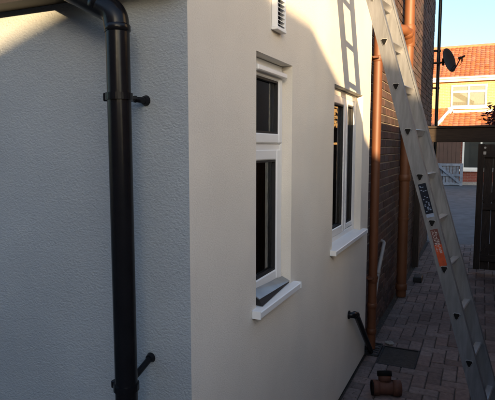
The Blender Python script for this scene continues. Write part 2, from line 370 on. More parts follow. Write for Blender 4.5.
# louvred wall vent
v = MB(); vy0, vy1, vz0, vz1, vd = 2.000, 2.102, 2.186, 2.44, .026
v.bbox(XW + .001, XW + vd, vy0, vy0 + .010, vz0, vz1, .002); v.bbox(XW + .001, XW + vd, vy1 - .010, vy1, vz0, vz1, .002)
v.bbox(XW + .001, XW + vd + .002, vy0 - .003, vy1 + .003, vz0 - .012, vz0 + .003, .002); v.bbox(XW + .001, XW + vd, vy0, vy1, vz1 - .012, vz1 + .001, .002)
ve = v.build('wall_vent', 'upvc', ext)
bk = MB(); bk.box(XW + .0005, XW + .003, vy0 + .01, vy1 - .01, vz0 + .003, vz1 - .012); bk.build('backing', 'gasket', ve)
for k in range(14):
    z = vz0 + .012 + k * .0168
    s = MB(); s.hexa([(XW + vd - .002, vy0 + .0095, z), (XW + vd - .002, vy1 - .0095, z), (XW + .006, vy1 - .0095, z + .010), (XW + .006, vy0 + .0095, z + .010),
                      (XW + vd - .002, vy0 + .0095, z + .002), (XW + vd - .002, vy1 - .0095, z + .002), (XW + .006, vy1 - .0095, z + .012), (XW + .006, vy0 + .0095, z + .012)])
    s.build('slat', 'upvc', ve)

# black gutter and downpipe
gt = thing('gutter', (-2.5, 1.20, 2.22), 'black half round gutter along the eaves above the grey wall', 'gutter')
b = MB(); n = 10; prof = [(1.20 + .055 * math.cos(math.pi + math.pi * k / n), 2.325 + .055 * math.sin(math.pi + math.pi * k / n)) for k in range(n + 1)]
prof2 = [(1.20 + .052 * math.cos(math.pi + math.pi * k / n), 2.325 + .052 * math.sin(math.pi + math.pi * k / n)) for k in range(n, -1, -1)]
b.prism([(0, y, z) for y, z in prof + prof2], (-4.9, 0, 0), (XW + .02, 0, 0)); b.build('channel', 'black_plastic', gt)
b = MB(); b.tube([(-1.262, 1.20, 2.285), (-1.262, 1.20, 2.245)], .050); b.build('outlet', 'black_plastic', gt)
PX, PY, PR = -0.943, 1.20, 0.0335
dp = thing('downpipe', (PX, PY, 0), 'black plastic downpipe with angled offset bend on the grey wall', 'downpipe')
path = fillet([(-1.262, PY, 2.262), (-1.262, PY, 2.232), (PX - .004, PY, 2.072), (PX, PY, 1.9)], .05, 10)
b = MB(); b.tube([(PX, PY, 2.03), (PX, PY, .02)], PR, 32); b.build('pipe', 'black_plastic', dp)
b = MB(); b.tube(path[:-1] + [(PX, PY, 2.022)], PR + .002, 32); bend = b.build('offset_bend', 'black_plastic', dp)
def collar(p, ax, r, h, parent, m='black_plastic', name='collar'):
    c = Vector(p); a = Vector(ax).normalized(); b = MB()
    b.tube([c - a * h / 2, c - a * (h / 2 - .004), c + a * (h / 2 - .004), c + a * h / 2], [r - .003, r, r, r - .003], 32); return b.build(name, m, parent)
collar((PX, PY, 2.030), (0, 0, 1), PR + .003, .022, dp)
dd = Vector((-1.262 - PX, 0, 2.232 - 2.072)).normalized()
collar(Vector((PX, PY, 2.074)) + dd * .065, dd, PR + .0035, .03, dp); collar(Vector((PX, PY, 2.074)) + dd * .28, dd, PR + .0035, .04, dp)
for zb, dz in ((1.842, 0.0), (0.985, 0.035)):
    k = MB(); k.ring((PX, PY, zb), (0, 0, 1), PR - .001, PR + .005, .019, 32)
    br = k.build('bracket', 'black_plastic', dp)
    k = MB(); k.tube(fillet([(PX - .008, PY + PR - .004, zb), (PX - .008, PY + .085, zb + dz * .5), (PX - .008, YC - .004, zb + dz)], .02), .0105, 12); k.build('bracket_arm', 'black_plastic', br)
    k = MB(); k.tube([(PX - .008, YC - .014, zb + dz), (PX - .008, YC - .0005, zb + dz)], [.012, .017], 16); k.build('bracket_foot', 'black_plastic', br)
    k = MB(); k.bbox(PX - PR - .018, PX - PR - .002, PY - .010, PY + .012, zb - .012, zb + .012, .003); k.build('bracket_clip', 'black_plastic', br)

# folded sheet-metal offcut lying on the sill
tr = thing('folded_trim', (XW - .005, 2.07, 1.057), 'dark folded sheet trim offcut lying on the near window sill', 'metal trim')
ya, yb = 1.872, 2.262
b = MB(); b.hexa([(-.842, ya, 1.112), (-.796, ya, 1.084), (-.806, yb, 1.066), (-.845, yb, 1.084), (-.840, ya, 1.1155), (-.793, ya, 1.0875), (-.803, yb, 1.0695), (-.843, yb, 1.0875)])
b.build('top_flange', 'zinc', tr)
b = MB(); b.hexa([(-.8425, ya, 1.0625), (-.781, ya, 1.0595), (-.807, yb, 1.0605), (-.8455, yb, 1.0625), (-.8425, ya, 1.1115), (-.7965, ya, 1.0838), (-.8068, yb, 1.0655), (-.8455, yb, 1.0835)])
b.build('body', 'gasket', tr)

# ------------------------------------------------------------------ brick house behind
XB, YB1, HB = -0.85, 9.93, 5.2
bh = thing('brick_house', (-4, 7, 0), 'weathered red brown brick house wall beyond the cream render', 'building')
core = MB(); core.box(-8, XB - .008, YE + .02, YB1, -.04, HB); wall = core.build('wall', 'mortar', bh)
BH, BL, J = .065, .215, .010
def brick_mesh(l): 
    b = MB(); b.bbox(-.06, 0, -l / 2, l / 2, -BH / 2, BH / 2, .004); return b.mesh('brick', 'brick')
brm = brick_mesh(BL); brh = brick_mesh(BL / 2 - J / 2)
lst = []
for c in range(int(HB / .075)):
    z = -.03 + .075 * c + BH / 2 + .01
    y = YE + .02 - (.1125 if c % 2 else 0.0)
    while y < YB1 - .01:
        a = max(y, YE + .022); e = min(y + BL, YB1 - .0005)
        if e - a > .05: lst.append(((a + e) / 2, z, e - a))
        y += BL + J
fw = Vector((-math.sin(YAW) * math.cos(PITCH), math.cos(YAW) * math.cos(PITCH), -math.sin(PITCH))); rt = Vector((math.cos(YAW), math.sin(YAW), 0)); up = rt.cross(fw)
def proj(p):
    v = Vector(p) - Vector((0, 0, CAMH)); d = v.dot(fw); return 247.5 + 515 * v.dot(rt) / d, 200 - 515 * v.dot(up) / d
def seen(y, z):
    px, py = proj((XB, y, z)); return 369 < px < 440 and 0 < py < 400 and not (387 + (py - 55) * .268 < px < 403 + (py - 55) * .268)
cand = sorted([b for b in lst if seen(b[0], b[1]) and abs(b[2] - BL) < .01], key=lambda b: b[0] ** 2 + (b[1] - 1.7) ** 2)[:298]
cs = set(cand); far = MB()
for b in lst:
    dx = random.uniform(-.003, .003)
    if b in cs: piece('brick', brm, wall, (XB + dx, b[0], b[1]), (0, random.uniform(-.006, .006), random.uniform(-.008, .008)))
    else: far.box(XB - .05, XB + dx, b[0] - b[2] / 2, b[0] + b[2] / 2, b[1] - BH / 2, b[1] + BH / 2)
far.build('bricks', 'brick_far', wall, kind='stuff')
b = MB(); b.prism([(XB + .15, 0, HB), (-4.4, 0, HB + 2.3), (-8.2, 0, HB), (-8.2, 0, HB - .08), (-4.4, 0, HB + 2.2), (XB + .15, 0, HB - .08)], (0, YE - .1, 0), (0, YB1 + .1, 0)); b.build('roof', 'slate', bh)

# caramel rainwater pipe beside the render
P1 = Vector((-0.785, 4.265, 0))
d1 = thing('downpipe', tuple(P1), 'slim caramel brown downpipe in the corner beside the cream wall', 'downpipe')
b = MB(); b.tube([(P1.x, P1.y, .01), (P1.x, P1.y, 4.9)], .036, 24); b.build('pipe', 'brown_plastic', d1)
for z in (.16, .38, .60, 2.40, 3.9): collar((P1.x, P1.y, z), (0, 0, 1), .041, .045, d1, 'brown_plastic')
for z in (.62, 2.405, 4.1):
    k = MB(); k.ring((P1.x, P1.y, z), (0, 0, 1), .0365, .045, .022); br = k.build('bracket', 'brown_plastic', d1)
    k = MB(); k.bbox(XB - .002, P1.x - .03, P1.y - .045, P1.y + .045, z - .011, z + .011, .003); k.build('bracket_plate', 'brown_plastic', br)
    k = MB(); k.bbox(P1.x - .028, P1.x + .016, P1.y - .075, P1.y - .034, z - .009, z + .009, .003); k.build('bracket_lug', 'brown_plastic', br)
# soil stack
P2 = Vector((-0.772, 5.95, 0))
d2 = thing('soil_stack', tuple(P2), 'thick caramel brown soil pipe with socket branch on the brick wall', 'soil pipe')
b = MB(); b.tube([(P2.x, P2.y, .01), (P2.x, P2.y, 5.1)], .055, 28); b.build('pipe', 'soil_plastic', d2)
for z in (1.36, .12): collar((P2.x, P2.y, z), (0, 0, 1), .064, .07, d2, 'soil_plastic')
b = MB(); b.tube([(P2.x, P2.y, 2.78), (P2.x, P2.y, 2.80), (P2.x, P2.y, 2.99), (P2.x, P2.y, 3.01)], [.060, .066, .066, .060], 28); b.build('junction', 'soil_plastic', d2)
b = MB(); b.tube(fillet([(P2.x, P2.y, 2.80), (P2.x - .005, P2.y - .09, 2.91), (P2.x - .03, P2.y - .16, 2.93), (P2.x - .09, P2.y - .22, 2.93)], .05), .054, 24); b.build('branch', 'soil_plastic', d2)
collar((P2.x - .004, P2.y - .085, 2.905), (-.03, -.8, .7), .064, .05, d2, 'soil_plastic', 'socket')
for z in (.9, 2.2, 3.6):
    k = MB(); k.ring((P2.x, P2.y, z), (0, 0, 1), .0555, .063, .025); k.build('bracket', 'soil_plastic', d2)
# thin grey waste pipe
wp = thing('waste_pipe', (-.80, 4.75, 0), 'thin grey waste pipe slanting down the brick wall behind the caramel downpipe', 'pipe')
b = MB(); b.tube(fillet([(-.86, 5.02, .80), (-.815, 4.98, .79), (-.80, 4.62, .60), (-.795, 4.40, .36), (-.79, 4.36, .05)], .05), .017, 14); b.build('pipe', 'grey_plastic', wp)
collar((-.80, 4.60, .587), (0, -.6, -.6), .022, .04, wp, 'grey_plastic')
# black waste pipe from the cream wall
bw = thing('waste_pipe', (XW, 3.5, .5), 'black waste pipe elbow coming out of the cream wall near the ground', 'pipe')
b = MB(); b.tube(fillet([(XW - .02, 3.475, .535), (XW + .034, 3.475, .535), (XW + .036, 3.56, .515), (XW + .034, 4.16, .02)], .03), .021, 18); b.build('pipe', 'black_plastic', bw)
collar((XW + .034, 3.545, .517), (0, .9, -.3), .026, .06, bw); b = MB(); b.tube([(XW + .0005, 3.475, .535), (XW + .008, 3.475, .535)], .030); b.build('wall_flange', 'black_plastic', bw)

# gully, sunken drain tray, rubble
gy = thing('gully', (-.79, 4.22, 0), 'dark gully grating at the foot of the caramel downpipe', 'drain')
b = MB(); b.bbox(-.845, -.705, 4.12, 4.135, -.035, .012, .003); b.bbox(-.845, -.705, 4.385, 4.40, -.035, .012, .003); b.bbox(-.72, -.703, 4.137, 4.383, -.035, .011, .003); b.build('surround', 'iron', gy)
for k in range(5):
    b = MB(); b.bbox(-.845, -.722, 4.155 + k * .048, 4.173 + k * .048, -.02, .004, .002); b.build('bar', 'iron', gy)
dt = thing('drain_tray', (-.55, 4.2, 0), 'dark sunken drain cover set into the block paving', 'drain')
b = MB(); b.box(-.70, -.40, 4.0, 4.4, -.039, -.028); b.build('base', 'iron', dt)
b = MB(); b.bbox(-.698, -.402, 4.002, 4.014, -.030, -.001, .002); b.bbox(-.698, -.402, 4.386, 4.398, -.030, -.001, .002); b.bbox(-.698, -.686, 4.015, 4.385, -.030, -.002, .002); b.bbox(-.414, -.402, 4.015, 4.385, -.030, -.002, .002); b.build('frame', 'iron', dt)
b = MB(); b.bbox(-.680, -.420, 4.02, 4.38, -.027, -.016, .003); b.build('cover', 'iron', dt)
def rock(c, r, name, label):
    t = random.Random(int(c[0] * 1e4)); b = MB(); vs = []; n = 8
    for i in range(5):
        a = math.pi * i / 4
        for k in range(n):
            q = 2 * math.pi * k / n; rr = r * t.uniform(.75, 1.15); vs.append((c[0] + rr * 1.5 * math.sin(a) * math.cos(q), c[1] + rr * math.sin(a) * math.sin(q), max(c[2] - r * .5, c[2] + rr * .6 * math.cos(a))))
    b.add(vs, [(i * n + k, i * n + (k + 1) % n, (i + 1) * n + (k + 1) % n, (i + 1) * n + k) for i in range(4) for k in range(n)])
    o = b.build(name, 'stone'); o['label'] = label; o['category'] = 'rubble'
rock((-.655, 4.425, .016), .030, 'mortar_lump', 'pale lump of mortar behind the sunken drain cover')
bb = thing('loose_brick', (-.66, 6.75, 0), 'dark loose brick lying on the paving beyond the soil pipe', 'brick')
b = MB(); b.bbox(-.72, -.62, 6.66, 6.87, .002, .067, .005); b.build('body', 'iron', bb); b = MB(); b.bbox(-.71, -.63, 6.68, 6.85, .0675, .070, .001); b.build('frog_face', 'iron', bb)

# grit and leaf crumbs along the foot of the wall and in the joints
gr = MB(); rd = random.Random(21)
for k in range(1500):
    yy = rd.uniform(3.0, 9.0); e = rd.random()
    xx = XW + .004 + abs(rd.gauss(0, .05)) if e < .5 and yy < YE else (XB + .02 + abs(rd.gauss(0, .07)) if e < .65 else rd.uniform(XW, .6))
    s_ = rd.uniform(.0015, .006); h_ = rd.uniform(.001, .004); a_ = rd.uniform(0, 3.1)
    if -.70 < xx < -.40 and 4.0 < yy < 4.4: continue
    u_ = Vector((math.cos(a_), math.sin(a_), 0)) * s_; w_ = Vector((-math.sin(a_), math.cos(a_), 0)) * s_ * rd.uniform(.4, .9); c_ = Vector((xx, yy, .0))
    gr.add([c_ - u_, c_ + w_, c_ + u_, c_ - w_, c_ + Vector((0, 0, h_ + .003))], [(0, 1, 4), (1, 2, 4), (2, 3, 4), (3, 0, 4)])
gr = gr.build('grit', 'grit'); gr['kind'] = 'stuff'; gr['label'] = 'grit and leaf crumbs scattered on the block paving'; gr['category'] = 'debris'
# terracotta pipe junction lying on the paving
tj = thing('pipe_junction', (-.56, 3.49, 0), 'terracotta coloured tee pipe junction with black seals lying on the paving', 'pipe fitting')
C0 = Vector((-.535, 3.48, .054)); ax = Vector((.93, .37, 0)).normalized(); st = Vector((-.10, .45, .88)); st = (st - ax * st.dot(ax)).normalized()
def hollow(p, q, r, t, seg=26):
    p = Vector(p); q = Vector(q); b = MB(); a = (q - p).normalized()
    b.ring((p + q) / 2, a, r - t, r, (q - p).length, seg)
    for i in range(len(b.sm)): b.sm[i] = True
    return b
hollow(C0 - ax * .075, C0 + ax * .090, .046, .004).build('barrel', 'terracotta', tj)
hollow(C0 + ax * .048, C0 + ax * .102, .053, .005).build('socket', 'terracotta', tj)
hollow(C0 - ax * .086, C0 - ax * .046, .052, .005).build('socket', 'terracotta', tj)
hollow(C0 - ax * .095, C0 - ax * .0865, .051, .012).build('seal', 'rubber', tj)
b = MB(); b.tube([C0 - ax * .062, C0 - ax * .060], .0415, 24); b.build('bore', 'rubber', tj)  # black disc in place of the dark inside of the barrel
hollow(C0 + st * .038, C0 + st * .092, .044, .004).build('branch', 'terracotta', tj)
hollow(C0 + st * .075, C0 + st * .110, .050, .005).build('seal', 'rubber', tj)
b = MB(); b.tube([C0 + st * .088, C0 + st * .090], .0445, 24); b.build('bore', 'rubber', tj)  # black disc for the dark inside of the branch

# black rainwater pipe and dish at the far corner of the brick house
d3 = thing('downpipe', (-.775, 9.99, 0), 'thin black downpipe at the far corner of the brick house', 'downpipe')
b = MB(); b.tube([(-.775, 9.99, .01), (-.775, 9.99, 5.1)], .030, 18); b.build('pipe', 'black_plastic', d3)
for z in (1.2, 2.75, 3.4, 4.6):
    k = MB(); k.ring((-.775, 9.99, z), (0, 0, 1), .0305, .039, .03); br = k.build('bracket', 'black_plastic', d3)
    k = MB(); k.bbox(XB - .04, -.80, 9.90, 9.98, z - .012, z + .012, .003); k.build('bracket_arm', 'black_plastic', br)
ds = thing('satellite_dish', (-.62, 9.85, 3.19), 'dark satellite dish on a bracket at the far corner of the brick house', 'satellite dish')
dc = Vector((-.615, 9.80, 3.19)); dn = Vector((.86, -.44, .26)).normalized()
du = (Vector((0, 0, 1)) - dn * dn.z).normalized(); dw = dn.cross(du); b = MB(); vs = []; nr, ns = 6, 28
for side in (0, 1):
    for i in range(nr + 1):
        q = i / nr
        for k in range(ns):
            a = 2 * math.pi * k / ns; vs.append(dc + du * (.215 * q * math.sin(a)) + dw * (.19 * q * math.cos(a)) + dn * (.045 * q * q - .006 * side))
fs = []
for i in range(nr):
    for k in range(ns):
        a = (i * ns + k, i * ns + (k + 1) % ns, (i + 1) * ns + (k + 1) % ns, (i + 1) * ns + k); fs.append(a); o = (nr + 1) * ns; fs.append(tuple(q + o for q in a[::-1]))
for k in range(ns): fs.append((nr * ns + k, nr * ns + (k + 1) % ns, (2 * nr + 1) * ns + (k + 1) % ns, (2 * nr + 1) * ns + k))
b.add(vs, fs, True); b.build('reflector', 'dish', ds)
b = MB(); b.tube(fillet([(XB, 9.82, 3.17), (-.72, 9.82, 3.17), tuple(dc - dn * .012)], .03), .018, 12); b.bbox(XB, XB + .01, 9.76, 9.88, 3.09, 3.25, .002); b.bbox(-.70, -.66, 9.78, 9.84, 3.12, 3.24, .004); b.build('mount', 'dish', ds)
lp = dc + dn * .27 - du * .04
b = MB(); b.tube(fillet([tuple(dc - du * .20 + dn * .03), tuple(dc - du * .17 + dn * .12), tuple(lp - dn * .02)], .04), .009, 10); b.build('feed_arm', 'dish', ds)
b = MB(); b.tube([lp - dn * .06, lp - dn * .02, lp - dn * .015, lp + dn * .05], [.024, .024, .016, .016], 14); b.bbox(lp.x - .012, lp.x + .012, lp.y - .015, lp.y + .015, lp.z - .075, lp.z - .01, .003); b.build('receiver', 'dish', ds)
b = MB(); b.tube(fillet([tuple(lp + Vector((0, 0, -.07))), tuple(lp + Vector((-.03, 0, -.15))), tuple(lp + Vector((-.12, 0, -.13))), tuple(dc - du * .2)], .03), .004, 6); b.build('cable', 'rubber', ds)

# ------------------------------------------------------------------ ladder
PHI, LAM, PITCHR, LW = R(8), .286, .2295, .30
lw = Vector((math.sin(PHI), math.cos(PHI), 0)); ld = Vector((math.sin(LAM) * math.cos(PHI), -math.sin(LAM) * math.sin(PHI), -math.cos(LAM)))
ln = lw.cross(ld); ln = ln if ln.x > 0 else -ln
H0 = Vector((-.461, 2.65, 2.214))                    # topmost rung end seen in the picture, on the outer face of the near stile
i_top, i_bot = -4, 9
ground_t = (H0.z) / -ld.z
foot = H0 + ld * (ground_t - .03)
la = thing('ladder', (foot.x, foot.y + .15, 0), 'silver aluminium ladder leaning against the cream wall', 'ladder')
SD, ST = .066, .026
top_t = -PITCHR * 4.55
def stile(off, outward):
    o = lw * off; b = MB(); a = H0 + o + ld * top_t; e = H0 + o + ld * (ground_t - .035)
    n2 = ln * SD / 2; th = lw * ST * (1 if outward < 0 else -1)
    # shallow C section with lips: web, two flanges
    web = lw * .005 * (1 if outward < 0 else -1)
    def bar(p0, p1, c0, c1):     # p = offset along ln, c = offset along inward lw
        V = lambda base, n_, c: base + ln * n_ + lw * (c if outward < 0 else -c)
        b.hexa([V(e, p0, c0), V(e, p1, c0), V(e, p1, c1), V(e, p0, c1), V(a, p0, c0), V(a, p1, c0), V(a, p1, c1), V(a, p0, c1)])
    bar(-SD / 2 + .004, SD / 2 - .004, .0015, ST)
    bar(-SD / 2, -SD / 2 + .007, 0, ST + .004); bar(SD / 2 - .007, SD / 2, 0, ST + .004)
    return b
stile(0, -1).build('stile', 'alu', la); stile(LW, 1).build('stile', 'alu', la)
def tri(c, s, off=0):       # rung section: flat tread on top, point below (tread level)
    u = Vector((lw.y, -lw.x, 0)); z = Vector((0, 0, 1)); c = Vector(c)
    pts = [(-.5, .36), (-.36, .5), (.36, .5), (.5, .36), (.12, -.48), (-.12, -.48)]
    return [c + u * (a * s) + z * (b_ * s) for a, b_ in pts]
for i in range(i_top, i_bot):
    c = H0 + ld * (PITCHR * i)
    if c.z < .12: continue
    b = MB(); b.prism(tri(c, .034), -lw * .003, lw * (LW + .003)); b.build('rung', 'alu_rung', la)
    b = MB(); b.prism(tri(c, .029), -lw * .0042, -lw * .0031); b.build('rung_plug', 'rubber', la)  # black prism standing in for the dark hollow of the rung end
    b = MB(); b.prism(tri(c, .029), lw * (LW + .0031), lw * (LW + .0042)); b.build('rung_plug', 'rubber', la)
for off in (0, LW):
    f = H0 + lw * off + ld * (ground_t - .03); b = MB(); c = ST / 2 if off == 0 else -ST / 2
    b.prism([f + ln * s * .040 + lw * (c + t * .019) for s, t in ((-1, -1), (1, -1), (1, 1), (-1, 1))], ld * -.03, ld * .022); b.build('rubber_foot', 'rubber', la)
def decal(t0, t1, n0, n1, m, name, parent, lift):
    V = lambda t, n_, l: H0 + ld * t + ln * n_ - lw * l
    b = MB(); b.hexa([V(t1, n0, lift), V(t1, n1, lift), V(t1, n1, -.001), V(t1, n0, -.001), V(t0, n0, lift), V(t0, n1, lift), V(t0, n1, -.001), V(t0, n0, -.001)])
    return b.build(name, m, parent)
p3, p4, p5 = PITCHR * 3, PITCHR * 4, PITCHR * 5
L1 = decal(p3 + .032, p4 - .048, -.018, .019, 'lab_dark', 'sticker', la, .0006); L1['label'] = 'dark navy instruction sticker with small pale print'
def marks(parent, t0, t1, n0, n1, m, rows, cols, seed, lift, dens=.75, name='print'):
    r = random.Random(seed); b = MB(); V = lambda t, n_, l: H0 + ld * t + ln * n_ - lw * l
    dt_ = (t1 - t0) / rows; dn_ = (n1 - n0) / cols
    for i in range(rows):
        for j in range(cols):
            if r.random() > dens: continue
            a = t0 + dt_ * (i + .15); e = t0 + dt_ * (i + r.uniform(.6, .9)); c = n0 + dn_ * (j + .1); d = n0 + dn_ * (j + r.uniform(.55, .95))
            b.hexa([V(e, c, lift), V(e, d, lift), V(e, d, 0), V(e, c, 0), V(a, c, lift), V(a, d, lift), V(a, d, 0), V(a, c, 0)])
    b.build(name, m, parent)
marks(L1, p3 + .040, p4 - .056, -.014, .015, 'lab_blue', 20, 3, 3, .0010, .38)
decal(p4 - .046, p4 - .030, -.017, .019, 'lab_blue', 'print_band', L1, .0007)
L2 = decal(p4 + .030, p4 + .105, -.017, .018, 'lab_maroon', 'sticker', la, .0006); L2['label'] = 'orange and maroon warning sticker with white lettering'
decal(p4 + .105, p5 - .018, -.017, .018, 'lab_orange', 'orange_field', L2, .0006)
# the lettering is too small to read in the picture: two lines of small broken pale marks
marks(L2, p4 + .036, p4 + .140, -.012, -.001, 'lab_white', 14, 2, 8, .0011, .7, 'lettering')
marks(L2, p4 + .036, p4 + .150, .001, .013, 'lab_white', 15, 2, 9, .0011, .7, 'lettering')

# ------------------------------------------------------------------ timber gate across the passage
YG = 7.60
ga = thing('timber_gate', (.3, YG, 0), 'dark stained timber gate and lintel across the passage', 'gate')
b = MB(); b.bbox(XB + .01, .80, YG - .05, YG + .05, 1.765, 1.955, .006); b.build('lintel', 'wood_rail', ga)
b = MB(); b.bbox(XB + .01, .82, YG - .075, YG + .075, 1.957, 1.985, .004); b.build('capping', 'wood_rail', ga)
b = MB(); b.bbox(.70, .80, YG - .049, YG + .049, -.03, 1.763, .005); b.build('post', 'wood_dark', ga)
b = MB(); b.bbox(XB + .008, XB + .088, YG - .049, YG + .049, -.03, 1.763, .005); b.build('post', 'wood_dark', ga)
lf = MB(); lf.bbox(-.045, .035, YG - .03, YG + .02, .04, 1.74, .004); lf = lf.build('gate_leaf', 'wood_dark', ga)
for k in range(6):
    b = MB(); x = .037 + k * .110; b.bbox(x, x + .106, YG - .018, YG + .004, .045, 1.735, .005); b.build('board', 'wood_dark', lf)
for z in (.16, .86, 1.56):
    b = MB(); b.bbox(.037, .695, YG - .045, YG - .019, z, z + .09, .004); b.build('rail', 'wood_rail', lf)
b = MB(); b.beam((.06, YG - .031, .95), (.66, YG - .031, 1.55), .022, .09, (0, 0, 1)); b.beam((.06, YG - .031, .25), (.66, YG - .031, .85), .022, .09, (0, 0, 1)); b.build('brace', 'wood_dark', lf)
b = MB(); b.bbox(.02, .055, YG - .052, YG - .046, 1.60, 1.64, .002); b.build('latch', 'steel', lf)
b = MB(); b.tube([(.04, YG - .06, 1.69), (.04, YG - .03, 1.69)], .014, 10); b.build('bolt', 'steel', lf)

# close-board fence along the right side of the passage
fe = thing('fence', (.78, 3, 0), 'brown close boarded fence on the right of the passage', 'fence')
y = -3.0; k = 0
while y < YG - .16:
    ft = 1.66
    b = MB(); b.hexa([(.715, y, .0), (.735, y, .0), (.735, y + .118, .0), (.727, y + .118, .0), (.715, y, ft), (.735, y, ft), (.735, y + .118, ft), (.727, y + .118, ft)]); b.build('board', 'fence_wood', fe); y += .108
for z in (.3, 1.45):
    b = MB(); b.box(.7355, .785, -3, YG - .06, z, z + .08); b.build('rail', 'wood_rail', fe)
for yp in (-2.9, -.6, 1.7, 4.0, 6.3):
    b = MB(); b.bbox(.786, .88, yp, yp + .1, -.03, 1.72, .005); b.build('post', 'wood_dark', fe)

rf_ = thing('fence', (-2, -3.1, 0), 'brown boarded fence closing the yard behind the viewer', 'fence')  # unseen fence, added to keep low light off the walls
x = -6.0
while x < .68:
    b = MB(); b.box(x, x + .118, -3.12, -3.10, 0, 1.5); b.build('board', 'fence_wood', rf_); x += .121
for z in (.3, 1.45):
    b = MB(); b.box(-6, .70, -3.165, -3.121, z, z + .08); b.build('rail', 'wood_rail', rf_)
# ------------------------------------------------------------------ houses
def tiles(p0, du_, dv, nu, nv, name, parent, m='tile'):
    """pantiles: p0 eaves corner, du_ along the eaves, dv up the slope"""
    p0 = Vector(p0); du_ = Vector(du_); dv = Vector(dv); nn = du_.cross(dv).normalized(); b = MB()
    for j in range(nv):
        for i in range(nu):
            a = p0 + du_ * (i / nu) + dv * (j / nv); U = du_ / nu; Vv = dv / nv * 1.12; vs = []
            for t, h in ((0, .008), (.22, .028), (.5, .034), (.78, .02), (1.0, .0)):
                vs += [a + U * t + nn * (h + .02), a + U * t + Vv + nn * h]
            b.add(vs, [(0, 2, 3, 1), (2, 4, 5, 3), (4, 6, 7, 5), (6, 8, 9, 7)], True)
    return b.build(name, m, parent, kind='stuff')
YF = 27.0
fh = thing('buff_brick_house', (1, YF + 3, 0), 'sunlit buff brick house with orange tiled roof beyond the gate', 'house')
FX0, FX1 = -9.0, 11.0
b = MB(); b.box(FX0, FX1, YF, YF + 8, -.04, 4.97); b.build('wall', 'yellow_brick', fh)
rf = MB(); rf.add([(FX0 - .2, YF - .25, 4.93), (FX1 + .2, YF - .25, 4.93), (FX1 + .2, YF + 4, 7.05), (FX0 - .2, YF + 4, 7.05), (FX1 + .2, YF + 8.25, 4.93), (FX0 - .2, YF + 8.25, 4.93)], [(0, 1, 2, 3), (3, 2, 4, 5)])
rf = rf.build('roof', 'slate', fh)
tiles((FX0 - .2, YF - .3, 4.95), (FX1 - FX0 + .4, 0, 0), (0, 4.3, 2.14), 96, 15, 'roof_tiles', rf)
b = MB(); b.tube([(FX0 - .2, YF + 4, 7.10), (FX1 + .2, YF + 4, 7.10)], .10, 12); b.build('ridge_tiles', 'tile', rf)
b = MB(); b.box(FX0 - .2, FX1 + .2, YF - .24, YF - .01, 4.80, 4.83); b.box(FX0 - .2, FX1 + .2, YF - .26, YF - .242, 4.795, 4.95); b.build('fascia', 'render_white', fh)
b = MB(); b.tube([(FX0 - .2, YF - .32, 4.95), (FX1 + .2, YF - .32, 4.95)], .05, 10); b.build('gutter', 'render_white', fh)
def far_window(x0, x1, z0, z1, yw, parent, lights, cur=True):
    b = MB(); t = .075
    b.box(x0, x0 + t, yw - .06, yw + .02, z0, z1); b.box(x1 - t, x1, yw - .06, yw + .02, z0, z1)
    b.box(x0 + t, x1 - t, yw - .059, yw + .02, z0, z0 + t); b.box(x0 + t, x1 - t, yw - .059, yw + .02, z1 - t, z1)
    n = lights[0]; zt = lights[1]; wx = (x1 - x0) / n
    for k in range(1, n): b.box(x0 + wx * k - t / 2, x0 + wx * k + t / 2, yw - .058, yw + .02, z0 + t, z1 - t)
    if zt: b.box(x0 + t, x1 - t, yw - .057, yw + .02, zt - .05, zt + .05)
    w = b.build('window', 'render_white', parent)
    for k in range(n):
        for (a, c) in (((z0 + t, zt - .05), (zt + .05, z1 - t)) if zt else ((z0 + t, z1 - t),)):
            p = MB(); p.box(x0 + wx * k + t / 2, x0 + wx * (k + 1) - t / 2, yw - .02, yw - .012, a, c); p.build('pane', 'glass', w)
    c = MB(); c.box(x0 + .02, x1 - .02, yw - .008, yw - .002, z0 + .02, z1 - .02); c.build('curtain', 'net' if cur else 'room', w)
    s = MB(); s.box(x0 - .12, x1 + .12, yw - .14, yw - .001, z0 - .10, z0 - .001); s.build('sill', 'render_white', w)
far_window(-1.46, .11, 3.60, 4.64, YF, fh, (2, 4.32))
for (a, c) in ((-6.5, -5), (3.4, 5.0), (7.2, 8.8)): far_window(a, c, 3.60, 4.64, YF, fh, (2, 4.32))
for (a, c) in ((3.2, 5.2), (7.2, 8.8)): far_window(a, c, 0.9, 2.2, YF, fh, (2, 1.8))
# lean-to porch on the house: lower storey with garage door and window
YP = 25.4
b = MB(); b.box(-4.4, -.84, YP, YF - .01, -.04, 2.40); b.box(-.84, 2.6, YP, YF - .01, -.04, 2.40); b.build('porch_wall', 'red_brick', fh)
b = MB(); b.hexa([(-1.45, YP - .25, 2.42), (2.8, YP - .25, 2.42), (2.8, YF - .01, 3.24), (-1.45 + .0, YF - .01, 3.24), (-1.45, YP - .25, 2.50), (2.8, YP - .25, 2.50), (2.8, YF - .01, 3.32), (-1.45, YF - .01, 3.32)])
pr = b.build('porch_roof', 'tile', fh)
tiles((-2.0, YP - .28, 2.49), (4.8, 0, 0), (0, 1.84, .83), 20, 7, 'porch_roof_tiles', pr)
b = MB(); b.hexa([(-4.6, YP - .25, 2.42), (-1.46, YP - .25, 2.42), (-1.46, YF - .01, 3.44), (-4.6, YF - .01, 3.44), (-4.6, YP - .25, 2.50), (-1.46, YP - .25, 2.50), (-1.46, YF - .01, 3.52), (-4.6, YF - .01, 3.52)])
pl = b.build('porch_roof', 'tile', fh)
tiles((-4.6, YP - .28, 2.50), (3.14, 0, 0), (0, 1.84, 1.03), 13, 7, 'porch_roof_tiles', pl)
